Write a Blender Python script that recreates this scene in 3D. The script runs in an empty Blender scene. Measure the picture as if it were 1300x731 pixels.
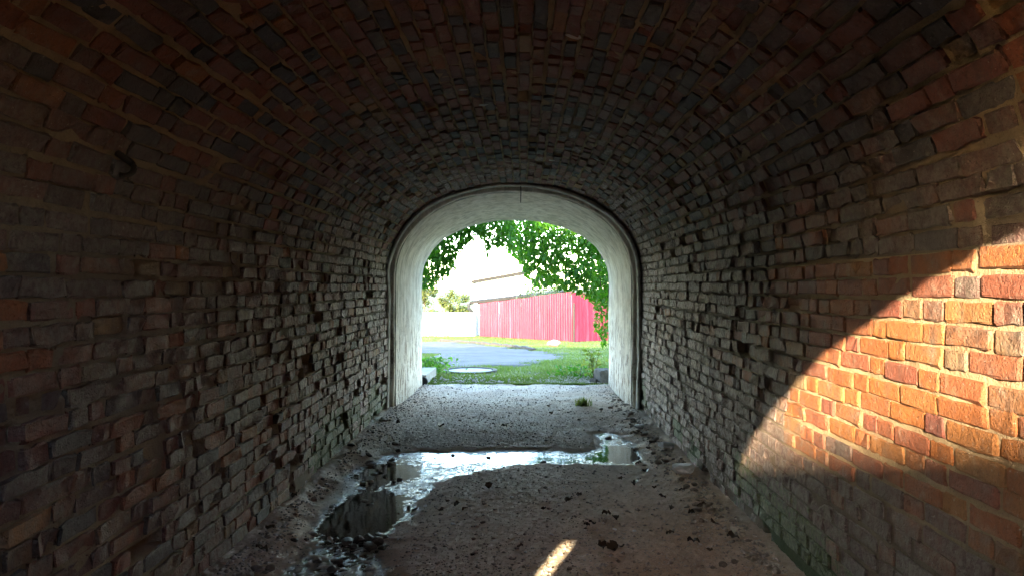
import bpy, math, random
import numpy as np
from mathutils import Matrix, Vector

SC = bpy.context.scene
COL = SC.collection
RS = np.random.RandomState(11)
random.seed(11)

# ------------------------------------------------------------------ camera, world, sun, exposure
cam_d = bpy.data.cameras.new("camera")
cam_d.lens = 26.03
cam_d.sensor_width = 36.0
cam_d.clip_start = 0.05
cam_d.clip_end = 2000
cam = bpy.data.objects.new("camera", cam_d)
COL.objects.link(cam)
cam.location = (0, 0, 1.6)
cam.rotation_euler = (math.radians(90 - 0.09), 0, math.radians(0.853))
SC.camera = cam

AZ = math.atan2(0.316, 0.949)            # the sun's rays travel towards +y and a little +x
TAN_EL = 0.247
SUN_EL = math.atan(TAN_EL)
travel = Vector((math.sin(AZ), math.cos(AZ), -TAN_EL)).normalized()

world = bpy.data.worlds.new("World")
SC.world = world
world.use_nodes = True
wn = world.node_tree.nodes
wl = world.node_tree.links
wn.clear()
sky = wn.new("ShaderNodeTexSky")
sky.sky_type = 'NISHITA'
sky.sun_disc = False
sky.sun_elevation = SUN_EL
sky.sun_rotation = math.pi + AZ
sky.air_density = 1.0
sky.dust_density = 0.6
sky.ozone_density = 1.6
bg = wn.new("ShaderNodeBackground")
bg.inputs['Strength'].default_value = 0.15
wo = wn.new("ShaderNodeOutputWorld")
wl.new(sky.outputs[0], bg.inputs[0])
wl.new(bg.outputs[0], wo.inputs[0])

sun_d = bpy.data.lights.new("sun", 'SUN')
sun_d.energy = 2.0
sun_d.angle = math.radians(0.5)
sun_d.color = (1.0, 0.80, 0.52)
sun = bpy.data.objects.new("sun", sun_d)
COL.objects.link(sun)
sun.location = (-10, -30, 20)
sun.rotation_euler = travel.to_track_quat('-Z', 'Y').to_euler()

SC.view_settings.view_transform = 'Standard'
SC.view_settings.look = 'None'
SC.view_settings.exposure = 4.65
SC.view_settings.gamma = 1.0
SC.render.engine = 'CYCLES'
SC.cycles.max_bounces = 10
SC.cycles.diffuse_bounces = 7
SC.cycles.glossy_bounces = 4
SC.cycles.transmission_bounces = 4
SC.cycles.sample_clamp_indirect = 6.0
SC.cycles.caustics_reflective = False
SC.cycles.caustics_refractive = False
SC.cycles.use_denoising = True


# ------------------------------------------------------------------ noise, mesh and object helpers
def _hash(ix, iy, seed):
    h = (ix.astype(np.int64) * 374761393 + iy.astype(np.int64) * 668265263 + seed * 1442695041) & 0xffffffff
    h = ((h ^ (h >> 13)) * 1274126177) & 0xffffffff
    return ((h ^ (h >> 16)) & 0xffff) / 65535.0


def vnoise(x, y, seed=0):
    x = np.asarray(x, float)
    y = np.asarray(y, float)
    ix, iy = np.floor(x), np.floor(y)
    fx, fy = x - ix, y - iy
    fx = fx * fx * (3 - 2 * fx)
    fy = fy * fy * (3 - 2 * fy)
    a = _hash(ix, iy, seed)
    b = _hash(ix + 1, iy, seed)
    c = _hash(ix, iy + 1, seed)
    d = _hash(ix + 1, iy + 1, seed)
    return (a + (b - a) * fx) * (1 - fy) + (c + (d - c) * fx) * fy


def fbm(x, y, seed=0, octaves=4):
    v, amp, tot = 0, 1.0, 0
    for k in range(octaves):
        v = v + amp * vnoise(np.asarray(x) * 2 ** k, np.asarray(y) * 2 ** k, seed + k * 17)
        tot += amp
        amp *= 0.5
    return v / tot


def sstep(a, b, x):
    t = np.clip((np.asarray(x, float) - a) / (b - a), 0, 1)
    return t * t * (3 - 2 * t)


def mesh_from(name, verts, faces, mat=None, smooth=True, tone=None):
    me = bpy.data.meshes.new(name)
    verts = np.asarray(verts, np.float32)
    if isinstance(faces, np.ndarray):
        n, k = faces.shape
        me.vertices.add(len(verts))
        me.vertices.foreach_set("co", verts.ravel())
        me.loops.add(n * k)
        me.loops.foreach_set("vertex_index", faces.ravel().astype(np.int32))
        me.polygons.add(n)
        me.polygons.foreach_set("loop_start", np.arange(0, n * k, k, dtype=np.int32))
        me.update(calc_edges=True)
    else:
        me.from_pydata([tuple(map(float, v)) for v in verts], [], faces)
        me.update()
    if smooth:
        me.polygons.foreach_set("use_smooth", np.ones(len(me.polygons), bool))
    if tone is not None:
        at = me.color_attributes.new("tone", 'FLOAT_COLOR', 'POINT')
        t4 = np.ones((len(verts), 4), np.float32)
        t4[:, :3] = tone
        at.data.foreach_set("color", t4.ravel())
    if mat is not None:
        me.materials.append(mat)
    return me


def link(name, me, parent=None, kind=None):
    o = bpy.data.objects.new(name, me)
    COL.objects.link(o)
    o.color = (0, 0, 0, 1)
    if parent is not None:
        o.parent = parent
    if kind:
        o["kind"] = kind
    return o


def tag(o, label, category, group=None):
    o["label"] = label
    o["category"] = category
    if group:
        o["group"] = group
    return o


def thing(name, label, category, loc=(0, 0, 0), group=None):
    o = bpy.data.objects.new(name, None)
    COL.objects.link(o)
    o.location = loc
    return tag(o, label, category, group)


def grid_faces(nu, nv):
    i = np.arange(nu - 1)[:, None] * nv + np.arange(nv - 1)[None, :]
    i = i.ravel()
    return np.stack([i, i + nv, i + nv + 1, i + 1], 1)


def box_vf(x0, x1, y0, y1, z0, z1):
    v = [(x0, y0, z0), (x1, y0, z0), (x1, y1, z0), (x0, y1, z0), (x0, y0, z1), (x1, y0, z1), (x1, y1, z1), (x0, y1, z1)]
    f = [(0, 3, 2, 1), (4, 5, 6, 7), (0, 1, 5, 4), (1, 2, 6, 5), (2, 3, 7, 6), (3, 0, 4, 7)]
    return v, f


class MB:
    def __init__(self):
        self.v, self.f = [], []

    def add(self, v, f):
        n = len(self.v)
        self.v += [tuple(p) for p in v]
        self.f += [tuple(i + n for i in q) for q in f]
        return self

    def box(self, *a):
        return self.add(*box_vf(*a))

    def tube(self, pts, r, seg=8, r2=None):
        pts = [Vector(p) for p in pts]
        rings = []
        for i, p in enumerate(pts):
            t = (pts[min(i + 1, len(pts) - 1)] - pts[max(i - 1, 0)]).normalized()
            a = t.orthogonal().normalized()
            b = t.cross(a)
            rr = r if r2 is None else r + (r2 - r) * i / (len(pts) - 1)
            rings.append([p + (a * math.cos(2 * math.pi * k / seg) + b * math.sin(2 * math.pi * k / seg)) * rr for k in range(seg)])
        v = [q for ring in rings for q in ring]
        f = []
        for i in range(len(pts) - 1):
            for k in range(seg):
                f.append((i * seg + k, i * seg + (k + 1) % seg, (i + 1) * seg + (k + 1) % seg, (i + 1) * seg + k))
        f.append(tuple(range(seg))[::-1])
        f.append(tuple((len(pts) - 1) * seg + k for k in range(seg)))
        return self.add(v, f)

    def mesh(self, name, mat, smooth=False):
        return mesh_from(name, self.v, self.f, mat, smooth)

    def build(self, name, mat, parent=None, smooth=False, kind=None):
        return link(name, self.mesh(name, mat, smooth), parent, kind)


# ------------------------------------------------------------------ material helpers
class NT:
    def __init__(self, name):
        self.m = bpy.data.materials.new(name)
        self.m.use_nodes = True
        self.t = self.m.node_tree
        self.t.nodes.clear()
        self.out = self.t.nodes.new("ShaderNodeOutputMaterial")
        self.p = self.t.nodes.new("ShaderNodeBsdfPrincipled")
        self.t.links.new(self.p.outputs[0], self.out.inputs[0])
        self._geo = None

    def n(self, typ, **kw):
        nd = self.t.nodes.new(typ)
        for k, v in kw.items():
            setattr(nd, k, v)
        return nd

    def l(self, a, b):
        self.t.links.new(a, b)

    def put(self, v, sock):
        if isinstance(v, bpy.types.NodeSocket):
            self.l(v, sock)
        elif isinstance(v, tuple) and len(v) == 3 and sock.type == 'RGBA':
            sock.default_value = (*v, 1)
        else:
            sock.default_value = v

    def pos(self):
        if self._geo is None:
            self._geo = self.n("ShaderNodeNewGeometry")
        return self._geo.outputs['Position']

    def scaled(self, sx, sy, sz):
        v = self.n("ShaderNodeVectorMath", operation='MULTIPLY')
        self.l(self.pos(), v.inputs[0])
        v.inputs[1].default_value = (sx, sy, sz)
        return v.outputs[0]

    def noise(self, scale, detail=4, rough=0.55, vec=None, dist=0.0):
        nd = self.n("ShaderNodeTexNoise")
        nd.inputs['Scale'].default_value = scale
        nd.inputs['Detail'].default_value = detail
        nd.inputs['Roughness'].default_value = rough
        nd.inputs['Distortion'].default_value = dist
        self.l(vec if vec is not None else self.pos(), nd.inputs['Vector'])
        return nd.outputs[0]

    def voro(self, scale, feature='F1', vec=None):
        nd = self.n("ShaderNodeTexVoronoi", feature=feature)
        nd.inputs['Scale'].default_value = scale
        self.l(vec if vec is not None else self.pos(), nd.inputs['Vector'])
        return nd

    def math(self, op, a, b=0.5, c=None, clamp=False):
        nd = self.n("ShaderNodeMath", operation=op, use_clamp=clamp)
        self.put(a, nd.inputs[0])
        self.put(b, nd.inputs[1])
        if c is not None:
            self.put(c, nd.inputs[2])
        return nd.outputs[0]

    def rng(self, v, a, b, c=0.0, d=1.0, smooth=True):
        nd = self.n("ShaderNodeMapRange", interpolation_type='SMOOTHSTEP' if smooth else 'LINEAR')
        self.put(v, nd.inputs[0])
        for i, x in enumerate((a, b, c, d)):
            nd.inputs[i + 1].default_value = x
        return nd.outputs[0]

    def mix(self, f, a, b, mode='MIX'):
        nd = self.n("ShaderNodeMix", data_type='RGBA', blend_type=mode)
        self.put(f, nd.inputs[0])
        self.put(a, nd.inputs[6])
        self.put(b, nd.inputs[7])
        return nd.outputs[2]

    def ramp(self, v, stops, interp='LINEAR'):
        nd = self.n("ShaderNodeValToRGB")
        cr = nd.color_ramp
        cr.interpolation = interp
        while len(cr.elements) < len(stops):
            cr.elements.new(0.5)
        for e, (p, c) in zip(cr.elements, stops):
            e.position = p
            e.color = (*c, 1)
        self.put(v, nd.inputs[0])
        return nd.outputs[0]

    def tone(self):
        a = self.n("ShaderNodeAttribute", attribute_name="tone")
        o = self.n("ShaderNodeObjectInfo")
        v = self.n("ShaderNodeVectorMath", operation='ADD')
        self.l(a.outputs['Color'], v.inputs[0])
        self.l(o.outputs['Color'], v.inputs[1])
        s = self.n("ShaderNodeSeparateXYZ")
        self.l(v.outputs[0], s.inputs[0])
        return s.outputs

    def bump(self, h, strength, dist=0.01, normal=None):
        nd = self.n("ShaderNodeBump")
        nd.inputs['Strength'].default_value = strength
        nd.inputs['Distance'].default_value = dist
        self.l(h, nd.inputs['Height'])
        if normal is not None:
            self.l(normal, nd.inputs['Normal'])
        return nd.outputs[0]

    def done(self, color=None, rough=None, normal=None, **kw):
        if color is not None:
            self.put(color, self.p.inputs['Base Color'])
        if rough is not None:
            self.put(rough, self.p.inputs['Roughness'])
        if normal is not None:
            self.l(normal, self.p.inputs['Normal'])
        for k, v in kw.items():
            self.put(v, self.p.inputs[k.replace('_', ' ')])
        return self.m


GRIME = (0.17, 0.15, 0.135)


def mat_brick():
    t = NT("fired_brick")
    tn = t.tone()
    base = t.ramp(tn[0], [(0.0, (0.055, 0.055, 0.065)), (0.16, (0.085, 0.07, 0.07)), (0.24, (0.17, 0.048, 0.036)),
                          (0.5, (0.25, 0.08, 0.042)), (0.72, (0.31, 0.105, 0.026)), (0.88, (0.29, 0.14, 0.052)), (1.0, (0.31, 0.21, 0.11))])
    n1 = t.noise(9, 5, 0.62)
    n2 = t.noise(55, 4, 0.65)
    base = t.mix(t.rng(n2, 0.3, 0.75, 0, 0.55), base, t.mix(0.5, base, (0.04, 0.025, 0.02)))
    base = t.mix(t.rng(n1, 0.55, 0.75, 0, 0.35), base, (0.42, 0.33, 0.24))
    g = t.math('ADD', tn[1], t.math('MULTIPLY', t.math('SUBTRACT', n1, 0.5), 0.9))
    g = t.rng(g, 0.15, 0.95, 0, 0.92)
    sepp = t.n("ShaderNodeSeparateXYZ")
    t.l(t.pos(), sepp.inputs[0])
    lime = t.mix(t.rng(sepp.outputs[1], 3.6, 7.5), (0.15, 0.13, 0.115), (0.49, 0.39, 0.375))  # far lime bloom; the near-dark gradient also paints the daylight falloff
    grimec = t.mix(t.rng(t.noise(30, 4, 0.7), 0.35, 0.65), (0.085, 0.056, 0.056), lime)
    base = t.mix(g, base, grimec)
    fine = t.noise(95, 4, 0.75)
    base = t.mix(t.rng(fine, 0.56, 0.72, 0, 0.6), base, (0.035, 0.028, 0.025))
    base = t.mix(t.math('MULTIPLY', t.rng(t.noise(48, 5, 0.8), 0.60, 0.70), t.rng(t.noise(2.3, 4, 0.6), 0.40, 0.62, 0.15, 0.75)), base, (0.46, 0.42, 0.37))
    base = t.mix(t.rng(t.noise(3.2, 4, 0.65, t.scaled(1.4, 1.4, 0.35)), 0.58, 0.72, 0, 0.45), base, (0.07, 0.062, 0.058))
    moss = t.rng(t.math('ADD', tn[2], t.math('MULTIPLY', t.math('SUBTRACT', t.noise(14, 5, 0.7), 0.5), 1.4)), 0.35, 0.8, 0, 0.8)
    base = t.mix(moss, base, t.mix(t.rng(t.noise(45, 5, 0.75), 0.35, 0.65), (0.03, 0.05, 0.018), (0.13, 0.17, 0.07)))
    pits = t.voro(70).outputs['Distance']
    h = t.math('ADD', t.math('MULTIPLY', t.noise(38, 6, 0.7), 1.0), t.math('MULTIPLY', t.noise(140, 3, 0.6), 0.4))
    h = t.math('ADD', h, t.math('MULTIPLY', t.rng(pits, 0.0, 0.35), 0.25))
    return t.done(base, 0.72, t.bump(h, 1.0, 0.014), Specular_IOR_Level=0.36)


def mat_mortar():
    t = NT("lime_mortar")
    tn = t.tone()
    n1 = t.noise(6, 5, 0.6)
    base = t.mix(t.rng(n1, 0.3, 0.7), (0.28, 0.195, 0.12), (0.40, 0.305, 0.19))
    base = t.mix(t.rng(t.noise(45, 4, 0.7), 0.5, 0.8, 0, 0.5), base, (0.14, 0.09, 0.06))
    g = t.rng(t.math('ADD', tn[1], t.math('MULTIPLY', t.math('SUBTRACT', n1, 0.5), 0.8)), 0.2, 0.95, 0, 0.85)
    base = t.mix(g, base, t.mix(t.noise(20, 4, 0.7), (0.06, 0.05, 0.044), (0.15, 0.125, 0.11)))
    moss = t.rng(t.math('ADD', tn[2], t.math('MULTIPLY', t.math('SUBTRACT', t.noise(14, 5, 0.7), 0.5), 1.4)), 0.35, 0.8, 0, 0.85)
    base = t.mix(moss, base, (0.045, 0.075, 0.03))
    base = t.mix(t.rng(t.noise(110, 4, 0.75), 0.54, 0.72, 0, 0.6), base, (0.05, 0.04, 0.033))
    h = t.math('ADD', t.noise(60, 5, 0.7), t.math('MULTIPLY', t.noise(200, 2), 0.4))
    return t.done(base, 0.95, t.bump(h, 0.8, 0.012), Specular_IOR_Level=0.15)


def mat_plaster():
    t = NT("old_limewash_plaster")
    streak = t.noise(3.0, 5, 0.65, t.scaled(2.5, 2.5, 0.6))
    n = t.noise(5, 6, 0.65)
    base = t.mix(t.rng(n, 0.3, 0.7), (0.66, 0.59, 0.51), (0.80, 0.75, 0.69))
    base = t.mix(t.rng(streak, 0.44, 0.72, 0, 0.8), base, (0.33, 0.295, 0.245))
    base = t.mix(t.rng(t.noise(16, 5, 0.75, t.scaled(1, 1, 0.5)), 0.55, 0.72, 0, 0.6), base, (0.30, 0.26, 0.22))
    peel = t.rng(t.noise(7, 6, 0.75, t.scaled(1.6, 1.6, 0.7)), 0.52, 0.57)
    sep = t.n("ShaderNodeSeparateXYZ")
    t.l(t.pos(), sep.inputs[0])
    low = t.rng(sep.outputs[2], 0.1, 1.9, 1.0, 0.0)
    peel = t.math('MULTIPLY', peel, t.math('ADD', t.math('MULTIPLY', low, 0.8), 0.2))
    base = t.mix(peel, base, t.mix(n, (0.25, 0.15, 0.10), (0.22, 0.2, 0.17)))
    base = t.mix(t.rng(sep.outputs[2], 0.0, 0.35, 0.4, 0.0), base, (0.2, 0.18, 0.15))
    h = t.math('SUBTRACT', t.noise(22, 6, 0.65), t.math('MULTIPLY', peel, 0.7))
    return t.done(base, 0.9, t.bump(h, 0.6, 0.015), Specular_IOR_Level=0.2)


def mat_ring():
    t = NT("weathered_ring_plaster")
    n = t.noise(8, 6, 0.7)
    base = t.mix(t.rng(n, 0.3, 0.7), (0.26, 0.245, 0.22), (0.58, 0.56, 0.52))
    return t.done(base, 0.92, t.bump(t.noise(30, 5, 0.7), 0.6, 0.012), Specular_IOR_Level=0.2)


def mat_floor():
    t = NT("trodden_earth_floor")
    n1 = t.noise(1.6, 5, 0.6)
    n2 = t.noise(28, 5, 0.7)
    base = t.mix(t.rng(n1, 0.35, 0.65), (0.44, 0.335, 0.25), (0.54, 0.455, 0.37))
    base = t.mix(t.rng(n2, 0.4, 0.75, 0, 0.5), base, (0.20, 0.15, 0.11))
    vr = t.voro(62)
    peb = t.rng(vr.outputs['Distance'], 0.10, 0.34, 1.0, 0.0)
    sepc = t.n("ShaderNodeSeparateColor")
    t.l(vr.outputs['Color'], sepc.inputs[0])
    pick = t.rng(sepc.outputs[0], 0.62, 0.66)
    pebm = t.math('MULTIPLY', peb, pick)
    base = t.mix(t.math('MULTIPLY', pebm, 0.8), base, t.mix(sepc.outputs[1], (0.13, 0.12, 0.11), (0.36, 0.34, 0.31)))
    base = t.mix(t.rng(t.noise(130, 4, 0.75), 0.56, 0.70, 0, 0.55), base, (0.13, 0.10, 0.08))
    base = t.mix(t.rng(t.noise(85, 4, 0.8), 0.62, 0.70, 0, 0.6), base, (0.58, 0.55, 0.51))
    base = t.mix(t.rng(t.noise(2.2, 5, 0.65, t.scaled(1.6, 0.5, 1)), 0.52, 0.68, 0, 0.45), base, (0.17, 0.13, 0.10))
    sep = t.n("ShaderNodeSeparateXYZ")
    t.l(t.pos(), sep.inputs[0])
    tn = t.tone()
    wet = t.math('MULTIPLY', t.rng(sep.outputs[2], 0.001, 0.010, 1.0, 0.0), tn[0])
    base = t.mix(wet, base, t.mix(1.0, base, (0.28, 0.26, 0.25), 'MULTIPLY'))
    rough = t.math('SUBTRACT', 0.86, t.math('MULTIPLY', wet, 0.60))
    h = t.math('ADD', t.math('MULTIPLY', n2, 0.5), t.math('ADD', t.math('MULTIPLY', pebm, 0.5), t.math('MULTIPLY', t.noise(120, 3, 0.6), t.math('ADD', 0.35, t.math('MULTIPLY', wet, 0.6)))))
    return t.done(base, rough, t.bump(h, 0.9, 0.014), Specular_IOR_Level=0.45)


def mat_water():
    t = NT("puddle_water")
    h = t.math('ADD', t.noise(7, 3, 0.5), t.math('MULTIPLY', t.noise(75, 3, 0.6), 0.10))
    return t.done((0.030, 0.027, 0.024), 0.05, t.bump(h, 0.12, 0.01), IOR=1.33)


def mat_stone(name, a, b, rough=0.85, spec=0.3):
    t = NT(name)
    base = t.mix(t.rng(t.noise(25, 5, 0.7), 0.3, 0.7), a, b)
    base = t.mix(t.rng(t.noise(3.1, 3), 0.35, 0.65, 0, 0.5), base, t.mix(0.6, base, (0.05, 0.04, 0.035)))
    return t.done(base, rough, t.bump(t.noise(90, 5, 0.7), 0.5, 0.01), Specular_IOR_Level=spec)


def mat_leaf(name, a, b, c, trans=0.35, rough=0.45):
    t = NT(name)
    tn = t.tone()
    base = t.ramp(tn[0], [(0, a), (0.6, b), (1, c)])
    base = t.mix(t.rng(t.noise(40, 2), 0.3, 0.7, 0, 0.3), base, a)
    t.done(base, rough, None, Specular_IOR_Level=0.35)
    tr = t.n("ShaderNodeBsdfTranslucent")
    t.l(t.mix(1.0, base, (1.25, 1.25, 0.6), 'MULTIPLY'), tr.inputs[0])
    ms = t.n("ShaderNodeMixShader")
    ms.inputs[0].default_value = trans
    t.l(t.p.outputs[0], ms.inputs[1])
    t.l(tr.outputs[0], ms.inputs[2])
    t.l(ms.outputs[0], t.out.inputs[0])
    return t.m


def mat_ground():
    t = NT("outdoor_soil")
    n1 = t.noise(0.9, 5, 0.6)
    base = t.mix(t.rng(n1, 0.35, 0.65), (0.075, 0.11, 0.03), (0.12, 0.115, 0.06))
    base = t.mix(t.rng(t.noise(24, 5, 0.7), 0.4, 0.75, 0, 0.6), base, (0.05, 0.065, 0.02))
    return t.done(base, 0.95, t.bump(t.noise(40, 5, 0.7), 0.7, 0.02), Specular_IOR_Level=0.15)


def mat_path():
    t = NT("worn_path_surface")
    n1 = t.noise(1.2, 5, 0.6)
    base = t.mix(t.rng(n1, 0.3, 0.7), (0.05, 0.047, 0.05), (0.085, 0.08, 0.081))
    base = t.mix(t.rng(t.noise(60, 4, 0.7), 0.45, 0.7, 0, 0.55), base, (0.04, 0.037, 0.036))
    base = t.mix(t.rng(t.noise(3.5, 5, 0.7), 0.55, 0.66, 0, 0.7), base, (0.07, 0.10, 0.03))
    return t.done(base, 0.9, t.bump(t.noise(80, 4, 0.7), 0.6, 0.01), Specular_IOR_Level=0.2)


def mat_plain(name, color, rough=0.7, metal=0.0, var=0.25, scale=6, spec=0.4):
    t = NT(name)
    n = t.noise(scale, 5, 0.65)
    dark = tuple(c * (1 - var) for c in color)
    base = t.mix(t.rng(n, 0.3, 0.7), color, dark)
    return t.done(base, rough, t.bump(t.noise(scale * 8, 4, 0.6), 0.25, 0.01), Metallic=metal, Specular_IOR_Level=spec)


def mat_sheet():
    t = NT("red_painted_sheet")
    oi = t.n("ShaderNodeObjectInfo")
    v = t.rng(oi.outputs['Random'], 0, 1, 0.0, 0.35)
    base = t.mix(v, (0.085, 0.005, 0.017), (0.115, 0.008, 0.025))
    glare_streaks = t.noise(1.0, 5, 0.7, t.scaled(5, 5, 0.35))
    base = t.mix(t.rng(glare_streaks, 0.50, 0.66, 0, 0.5), base, (0.19, 0.045, 0.075))  # pale streaks paint sky glare into the sheet colour
    base = t.mix(t.rng(t.noise(1.4, 5, 0.7), 0.55, 0.75, 0, 0.4), base, (0.065, 0.007, 0.016))
    return t.done(base, 0.5, t.bump(t.noise(1.5, 3), 0.5, 0.03), Specular_IOR_Level=0.18)


M_BRICK, M_MORTAR, M_PLASTER, M_RING = mat_brick(), mat_mortar(), mat_plaster(), mat_ring()
M_FLOOR, M_WATER = mat_floor(), mat_water()
M_PEBBLE = mat_stone("floor_pebbles", (0.18, 0.15, 0.125), (0.52, 0.48, 0.44))
M_ROCK = mat_stone("grey_rock", (0.16, 0.13, 0.11), (0.30, 0.26, 0.22))
M_DARKROCK = mat_stone("dark_clod", (0.03, 0.025, 0.02), (0.09, 0.075, 0.06), 0.6)
M_PALE = mat_stone("pale_lime", (0.55, 0.55, 0.55), (0.78, 0.78, 0.77))
M_PINKROCK = mat_stone("pinkish_boulder", (0.13, 0.085, 0.08), (0.20, 0.15, 0.14))
M_DEADLEAF = mat_leaf("dead_leaf_brown", (0.02, 0.014, 0.01), (0.05, 0.03, 0.018), (0.09, 0.055, 0.03), 0.1, 0.5)
M_VINE = mat_leaf("vine_leaf_green", (0.025, 0.09, 0.010), (0.05, 0.17, 0.014), (0.11, 0.25, 0.02), 0.62)
M_TREE = mat_leaf("tree_leaf_grey_green", (0.015, 0.03, 0.015), (0.03, 0.05, 0.025), (0.05, 0.075, 0.035), 0.2)
M_BUSH = mat_leaf("bush_leaf_yellow_green", (0.04, 0.06, 0.014), (0.07, 0.085, 0.02), (0.10, 0.11, 0.035), 0.25)
M_GRASS = mat_leaf("grass_blade_green", (0.07, 0.115, 0.025), (0.105, 0.155, 0.035), (0.16, 0.18, 0.06), 0.5, 0.6)
M_BARK = mat_plain("bark", (0.12, 0.09, 0.06), 0.9, 0, 0.5, 12)
M_GROUND, M_PATH = mat_ground(), mat_path()
M_CONC = mat_plain("weathered_concrete", (0.36, 0.34, 0.31), 0.9, 0, 0.35, 7, 0.2)
M_STUB = mat_plain("grey_broken_concrete", (0.16, 0.15, 0.14), 0.9, 0, 0.4, 9, 0.15)
M_KERB = mat_plain("dark_kerb_stone", (0.07, 0.062, 0.055), 0.9, 0, 0.4, 7, 0.15)
M_RED = mat_sheet()
M_WHITE = mat_plain("white_limewash", (0.62, 0.61, 0.60), 0.85, 0, 0.15, 1.5, 0.2)
M_ROOF = mat_plain("grey_roof_sheet", (0.026, 0.025, 0.024), 0.9, 0, 0.3, 3, 0.03)
M_IRON = mat_plain("rusted_iron", (0.035, 0.025, 0.02), 0.75, 0.3, 0.4, 30)
M_ZINC = mat_plain("zinc_pipe", (0.03, 0.032, 0.035), 0.7, 0.0, 0.2, 9, 0.1)
M_DARK = mat_plain("black_pipe_mouth", (0.012, 0.012, 0.012), 0.9)
M_MANHOLE = mat_plain("worn_cast_cover", (0.13, 0.13, 0.13), 0.6, 0.0, 0.3, 8, 0.25)
M_WEB = mat_plain("dusty_cobweb", (0.5, 0.47, 0.43), 0.9, 0, 0.2, 20, 0.1)


# ------------------------------------------------------------------ terrain
def terr(x, y):
    y = np.asarray(y, float)
    z = -0.038 * (np.clip(y, 13, 44) - 13)
    return z + 0 * np.asarray(x, float)


def gp(px, py):
    """the point of the ground under a pixel of the 1300 px photograph (camera at 0, 0, 1.6)"""
    dx, dz = (px - 664) / 940.0, (364 - py) / 940.0
    a, b = 0.3, 80.0
    for _ in range(50):
        m = (a + b) / 2
        if 1.6 + dz * m > terr(dx * m, m):
            a = m
        else:
            b = m
    return np.array([dx * a, a, 1.6 + dz * a])


def at(px, py, d):
    return np.array([(px - 664) / 940.0 * d, d, 1.6 + (364 - py) / 940.0 * d])


def poly_sdf(P, poly):
    """signed distance to a closed polygon, positive inside"""
    P = np.asarray(P, float)
    poly = np.asarray(poly, float)
    d = np.full(len(P), 1e9)
    inside = np.zeros(len(P), bool)
    n = len(poly)
    for i in range(n):
        a, b = poly[i], poly[(i + 1) % n]
        ab = b - a
        t = np.clip(((P - a) @ ab) / max(ab @ ab, 1e-12), 0, 1)
        q = a + t[:, None] * ab
        d = np.minimum(d, np.hypot(*(P - q).T))
        c = ((a[1] > P[:, 1]) != (b[1] > P[:, 1]))
        with np.errstate(divide='ignore', invalid='ignore'):
            xi = (b[0] - a[0]) * (P[:, 1] - a[1]) / (b[1] - a[1]) + a[0]
        inside ^= c & (P[:, 0] < xi)
    return np.where(inside, d, -d)


# ------------------------------------------------------------------ tunnel profile
XC, HW, ZS, RISE, EXPO = -0.115, 1.565, 1.72, 1.16, 2.2
Y0, Y1 = -1.0, 9.30


def profile(xc, hw, zs, rise, ex, zb, n=400):
    pts = [(xc - hw, z) for z in np.linspace(zb, zs, 60)[:-1]]
    for a in np.linspace(math.pi, 0, n):
        c, s = math.cos(a), math.sin(a)
        pts.append((xc + hw * math.copysign(abs(c) ** (2 / ex), c), zs + rise * abs(s) ** (2 / ex)))
    pts += [(xc + hw, z) for z in np.linspace(zs, zb, 60)[1:]]
    pts = np.array(pts)
    seg = np.hypot(*np.diff(pts, axis=0).T)
    return pts, np.concatenate([[0], np.cumsum(seg)])


ZB = -0.16
PTS, ARC = profile(XC, HW, ZS, RISE, EXPO, ZB)
UL = ARC[-1]
U_SP = ZS - ZB
PTSM = PTS.copy()


def prof_at(u):
    x = np.interp(u, ARC, PTSM[:, 0])
    z = np.interp(u, ARC, PTSM[:, 1])
    e = 0.02
    tx = np.interp(u + e, ARC, PTSM[:, 0]) - np.interp(u - e, ARC, PTSM[:, 0])
    tz = np.interp(u + e, ARC, PTSM[:, 1]) - np.interp(u - e, ARC, PTSM[:, 1])
    l = np.hypot(tx, tz) + 1e-9
    return x, z, tx / l, tz / l


def bulge(u, y):
    return (fbm(u * 1.1, y * 0.8, 5, 3) - 0.5) * 0.07


# ------------------------------------------------------------------ brick templates
NA, NB = 6, 4
SEC = grid_faces(NA, NB)


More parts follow.
